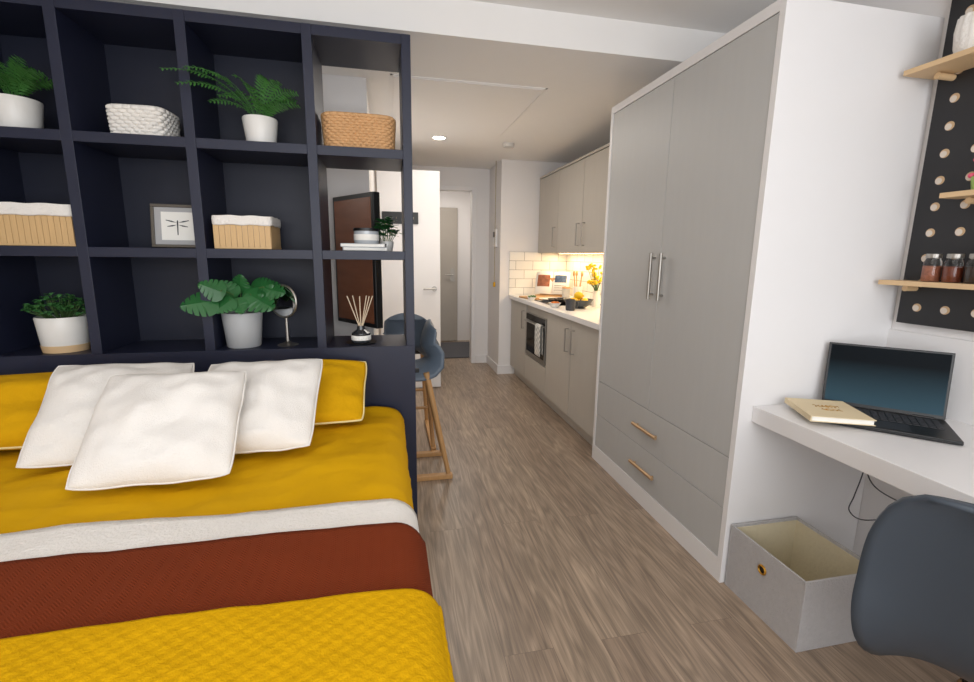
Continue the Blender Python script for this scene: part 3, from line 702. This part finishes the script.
e=T('potted_fern','green fern in a white pot beside the wall','potted plant',(-1.43,2.34,1.811)); pot(e,.085,.125,CER)
fe=[]
for i in range(20):
    a=i*2.4; r=.07+.08*((i*.37)%1); fe.append((r*math.cos(a),r*math.sin(a)-.01,.03+.11*(1-r/.16)+.05*((i*.61)%1)))
fern(e,.125,fe+[(.16,-.13,.07),(.13,-.14,.11),(-.12,-.14,.10),(.05,-.15,.10)],lmax=.03,seed=4)
def leafy(e,h,n,rad,zr,seed,ls=.032,m=None):
    rd=random.Random(seed); g=G(); gs=G()
    for i in range(n):
        a=rd.uniform(0,6.28); r=rad*math.sqrt(rd.random()); z=h+zr*(1-(r/rad)**2*.7)*rd.uniform(.35,1)
        p=Vector((r*math.cos(a),r*math.sin(a),z)); gs.tube([(p.x*.25,p.y*.25,h-.02),(p.x*.8,p.y*.8,(h+z)/2),p],.0013,4)
        for k in range(6):
            b=rd.uniform(0,6.28); d=Vector((math.cos(b),math.sin(b),rd.uniform(-.2,.6))).normalized(); s=d.cross(Vector((0,0,1))).normalized(); u=Vector((0,0,.006))
            l=ls*rd.uniform(.7,1.1); w=l*.36
            g.poly([p,p+d*l*.35+s*w+u,p+d*l*.7+s*w*.8+u*.7,p+d*l,p+d*l*.7-s*w*.8+u*.7,p+d*l*.35-s*w+u])
    g.out('foliage',m or LEAFB,e,recalc=False); gs.out('stems',STEM,e)
e=T('potted_plant','bushy small-leaved plant in a pale grey pot','potted plant',(-1.375,2.33,.921)); pot(e,.092,.15,CER,.86); leafy(e,.15,85,.118,.095,5,.026)
G().lathe([(.079,0),(.0795,.0),(.0838,.03),(.083,.03)],seg=32).out('pot_base',OAKL,e,smooth=True,label='pale wooden base band')
def monleaf(g,base,d,nrm,Ls):
    d=d.normalized(); s=d.cross(nrm).normalized(); n=s.cross(d).normalized()
    for sg in (1,-1):
        N=36; out=[]
        for k in range(N+1):
            t=k/N
            w=.74*math.sin(math.pi*t**.62)**.6*(1-.18*t)
            if .22<t<.9 and (k%6==0): w*=.42
            x=-.22*(1-t)**2+t
            out.append((x,w))
        for k in range(N):
            (x0,w0),(x1,w1)=out[k],out[k+1]
            a=base+d*(k/N*Ls); b=base+d*((k+1)/N*Ls)
            c=base+d*(x1*Ls)+s*sg*w1*Ls*.8+n*(-.22*Ls*w1*w1-.08*Ls*x1*x1); e2=base+d*(x0*Ls)+s*sg*w0*Ls*.8+n*(-.22*Ls*w0*w0-.08*Ls*x0*x0)
            g.poly([a,b,c,e2])
def monstera(e,h,specs):
    g=G(); gs=G()
    for (x,y,z,dx,dz,L0) in specs:
        p=Vector((x,y,z)); d=Vector((dx,-.35,dz)); nrm=Vector((dx*.3,-1,.6)).normalized()
        monleaf(g,p,d,nrm,L0)
        gs.tube(cat([(0,0,h-.02),(x*.3,y*.3,(h+z)/2+.02),(x*.9,y*.9,z+.005),(x,y,z)],4),.0025,5)
    g.out('foliage',LEAFD,e,recalc=False,smooth=False); gs.out('stems',STEM,e)
e=T('potted_monstera','glossy split-leaf monstera in a grey pot','potted plant',(-.658,2.322,.921)); pot(e,.086,.16,CERG,.84)
monstera(e,.16,[(-.09,-.10,.22,-1,-.15,.12),(-.05,-.10,.26,-.9,.45,.09),(.03,-.03,.24,.9,.1,.09),(.06,-.06,.24,.9,-.5,.12),(.0,0,.26,.15,.7,.08),(-.02,-.04,.24,-.4,.6,.085),(.06,.0,.27,.9,.2,.10),(.01,-.08,.22,.2,-.5,.07),(.11,-.03,.27,1,-.2,.10),(-.02,-.09,.22,-.6,-.5,.08)])
e=T('potted_plant','small dark leafy plant behind the candle','potted plant',(.005,2.47,1.366)); pot(e,.035,.05,CER); leafy(e,.05,30,.055,.13,15,.04,LEAFD)
# baskets
def rr(a,w,d,n=5.0):
    c,s=math.cos(a),math.sin(a); k=(abs(c)**n+abs(s)**n)**(-1/n); return Vector((w*c*k,d*s*k,0))
def basket(name,label,loc,w,d,h,m,rows,amp,rz=0,cols=44):
    e=T(name,label,'basket',loc,(0,0,rz))
    def fn(u,v):
        a=2*math.pi*u; z=v*h; fl=1+.06*v
        o=amp*math.sin(cols*a/1.0+math.pi*int(v*rows))*1.0*abs(math.sin(math.pi*v*rows))
        p=rr(a,w*fl,d*fl); q=p.normalized()
        return p+q*(o+amp*abs(math.sin(math.pi*v*rows)))+Vector((0,0,z))
    g=G(); g.grid(fn,cols*6,rows*5,cu=True); g.b.faces.new([g.b.verts.new(rr(2*math.pi*i/48,w*.98,d*.98)) for i in range(48)])
    g.out('woven_body',m,e,smooth=True,solid=.006,recalc=False,soff=1)
    G().tube([rr(2*math.pi*i/80,w*1.06,d*1.06)+Vector((0,0,h)) for i in range(80)],.0055,6,closed=True).out('rim',m,e,smooth=True)
    return e
basket('basket','white chunky woven basket on the navy shelf',(-.985,2.36,1.816),.095,.08,.112,mat('white_rope',(236,232,226),.9,var=.06,scale=40,bump=.3),8,.005,rz=-.05,cols=22)
basket('basket','natural wicker basket on the open shelf',(-.105,2.37,1.816),.145,.11,.138,mat('wicker',(206,160,112),.7,var=.25,scale=60,bump=.3),12,.0035,cols=38)
def crate(label,loc,w,d,h,rz=0):
    e=T('storage_crate',label,'box',loc,(0,0,rz))
    g=G(); n=int(2*w/.021)
    g.box(-w,-d,0,w,d,.008)
    for i in range(n):
        x=-w+i*2*w/n; x2=x+2*w/n-.0015
        g.box(x,-d,.008,x2,-d+.008,h*.80); g.box(x,d-.008,.008,x2,d,h*.80)
    m=int(2*d/.021)
    for i in range(m):
        y=-d+.008+i*(2*d-.016)/m; y2=y+(2*d-.016)/m-.002
        g.box(-w,y,.008,-w+.008,y2,h*.80); g.box(w-.008,y,.008,w,y2,h*.80)
    g.out('crate_body',BAM,e)
    g=G()
    def fn(u,v):
        a=2*math.pi*u; k=[(1.02,.72),(1.03,.76),(1.035,.92),(1.02,1.0),(.97,1.0),(.94,.9),(.92,.1)][min(6,int(round(v*6)))]
        p=rr(a,w*k[0]+.002,d*k[0]+.002,14); return p+Vector((0,0,h*k[1]+.0015*math.sin(a*9)))
    g.grid(fn,96,6,cu=True); g.out('fabric_liner',WHT,e,smooth=True,recalc=False,solid=.002,soff=0)
    return e
crate('bamboo slatted box with a white fabric liner',(-.61,2.35,1.3665),.115,.10,.14)
crate('wider bamboo slatted box with a white fabric liner',(-1.388,2.36,1.3665),.148,.115,.165)
e=T('picture_frame','dark framed dragonfly print standing on the shelf','picture frame',(-.905,2.36,1.3675),(R(-8),0,R(3)))
g=G(); W,H,b=.103,.19,.013
g.box(-W,-.01,0,W,.01,b).box(-W,-.01,H-b,W,.01,H).box(-W,-.01,b,-W+b,.01,H-b).box(W-b,-.01,b,W,.01,H-b); g.out('frame',mat('dark_bronze_frame',(92,86,78),.4,.3),e,bevel=.002)
G().box(-W+b,-.003,b,W-b,.006,H-b).out('mount',mat('silver_mount',(170,170,172),.6),e)
G().box(-.064,-.0045,.033,.064,-.003,.157).out('print',PAPER,e)
g=G(); INK=mat('ink_drawing',(60,62,66),.8)
y=-.0052; g.poly([(-.002,y,.055),(.002,y,.055),(.003,y,.115),(0,y,.123),(-.003,y,.115)])
for sg in (1,-1):
    for z0,dz,l in ((.110,.010,.045),(.100,-.008,.04)):
        pts=[(sg*.003,z0),(sg*l*.5,z0+dz*.5+.003),(sg*l,z0+dz+.002),(sg*l*1.03,z0+dz-.001),(sg*l*.5,z0+dz*.5-.003)]
        g.poly([(p[0],y,p[1]) for p in pts])
g.out('dragonfly_drawing',INK,e,recalc=False)
e=T('book','pale grey hardback lying on the shelf','book',(-.10,2.35,1.3665),(0,0,.1),'books on the open shelf')
G().box(-.10,-.07,.002,.098,.068,.014).out('pages',PAPER,e)
g=G(); g.box(-.102,-.072,0,.10,.07,.002).box(-.102,-.072,.014,.10,.07,.016).box(-.102,-.072,.0,-.099,.07,.016); g.out('cover',CERG,e)
dup(e,(-.10,2.352,1.383),(0,0,-.06),'second grey hardback stacked on the first')
e=T('candle_jar','glass candle jar with a dark lid on two books','candle',(-.09,2.35,1.3995))
G().lathe([(0,0),(.054,0),(.058,.006),(.058,.058),(0,.058)]).out('jar',mat('smoky_candle_glass',(176,182,188),.1,coat=.6),e,smooth=True)
G().lathe([(.0585,.015),(.059,.016),(.059,.042),(.0585,.043)]).out('paper_label',PAPER,e,smooth=True)
G().lathe([(0,.058),(.060,.058),(.061,.062),(.060,.072),(0,.073)]).out('lid',BLK,e,smooth=True)
e=T('vanity_mirror','round silver vanity mirror on a stand','mirror',(-.465,2.31,.921),(0,0,R(-36)))
G().lathe([(0,0),(.045,0),(.047,.004),(.02,.012),(.008,.02),(.006,.14),(0,.142)]).out('stand',STEEL,e,smooth=True)
MI=Matrix.Translation((0,-.012,.21))@Matrix.Rotation(R(0),4,'X')
g=G(); g.tube([MI@Vector((.080*math.cos(k*math.pi/24),0,.074*math.sin(k*math.pi/24))) for k in range(48)],.0055,8,closed=True); g.out('rim',STEEL,e,smooth=True)
g=G()
A=[g.b.verts.new(MI@Vector((.079*math.cos(k*math.pi/24),-.002,.073*math.sin(k*math.pi/24)))) for k in range(48)]
B=[g.b.verts.new(MI@Vector((.079*math.cos(k*math.pi/24),.003,.073*math.sin(k*math.pi/24)))) for k in range(48)]
g.b.faces.new(A); g.b.faces.new(B[::-1])
for k in range(48): g.b.faces.new((A[k],A[(k+1)%48],B[(k+1)%48],B[k]))
g.out('mirror_glass',SILV,e)
G().tube([(-.0,.004,.13),(-.0,.004,.18)],.004).out('swivel_joint',STEEL,e)
tag(G().lathe([(.07,0),(.075,.005),(.07,.004),(0,.0035)]).out('coaster_tray',BLK,smooth=True),'round black tray on the shelf','tray',loc=(-.13,2.33,.9205))
e=T('reed_diffuser','reed diffuser with a dark glass bottle and pale reeds','reed diffuser',(-.13,2.33,.9258))
G().lathe([(0,0),(.044,0),(.047,.005),(.045,.045),(.02,.062),(.017,.08),(.0,.08)]).out('bottle',mat('charcoal_glass',(50,52,56),.12,coat=.5),e,smooth=True)
G().lathe([(.0475,.012),(.0482,.013),(.0478,.034),(.047,.035)]).out('label',PAPER,e,smooth=True)
for i,(x,y) in enumerate(((-.06,0),(-.035,.02),(.0,-.02),(.03,.015),(.06,0),(.045,-.02))):
    G().cyl((x*.12,y*.12,.075),(x,y,.225),.0026,seg=6).out('reed',mat('pale_reed',(226,206,178),.7),e)
# ---------------------------------------------------------------- lights
def area(name,loc,rot,sx,sy,p,c=(1,1,1)):
    l=bpy.data.lights.new(name,'AREA'); l.shape='RECTANGLE'; l.size=sx; l.size_y=sy; l.energy=p; l.color=c
    o=bpy.data.objects.new(name,l); COL.objects.link(o); o.location=loc; o.rotation_euler=rot; return o
area('window_daylight',(.2,YF+.02,1.45),(R(90),0,0),2.9,1.75,66,(.96,.98,1))
area('ceiling_fill_light',(0,.4,ZH-.01),(0,0,0),1.6,1.2,10,(1,.98,.95))  # added fill above the bed end; no light fitting on this ceiling
area('ceiling_fill_light',(.6,3.7,ZL-.012),(0,0,0),.6,1.2,11,(1,.94,.86))  # unseen fill below the kitchen ceiling; no panel fitting there
area('under_cabinet_lamp',(1.88,4.0,1.376),(0,0,0),.04,2.0,10,(1,.74,.44))
area('hall_lamp',(.85,6.4,ZL-.02),(0,0,0),.3,.5,9,(1,.94,.86))
def point(loc,p,c,r=.15):
    l=bpy.data.lights.new('fill_point','POINT'); l.energy=p; l.color=c; l.shadow_soft_size=r
    o=bpy.data.objects.new('fill_point',l); COL.objects.link(o); o.location=loc
point((.5,4.0,1.55),4,(1,.94,.86),.3)  # added mid-air fill so the corridor and its ceiling brighten; no fixture
point((-.9,2.82,1.9),3,(1,.96,.9))  # added mid-air fill behind the shelving; no fixture
w=bpy.data.worlds.new('world'); SC.world=w; w.use_nodes=True
w.node_tree.nodes['Background'].inputs[0].default_value=(.88,.94,1,1); w.node_tree.nodes['Background'].inputs[1].default_value=1.0
try:
    SC.view_settings.view_transform='Standard'; SC.view_settings.look='None'; SC.view_settings.exposure=0
except Exception as ex: print(ex)
# ---------------------------------------------------------------- camera
cd=bpy.data.cameras.new('camera'); cam=bpy.data.objects.new('camera',cd); COL.objects.link(cam)
cd.sensor_width=36; cd.sensor_fit='HORIZONTAL'; cd.lens=464/974*36; cd.clip_start=.02
Mc=Matrix.Rotation(R(-12.2),4,'Z')@Matrix.Rotation(R(90-10.4),4,'X')@Matrix.Rotation(R(.76),4,'Z')
cam.location=(0,0,1.35); cam.rotation_euler=Mc.to_euler()
SC.camera=cam
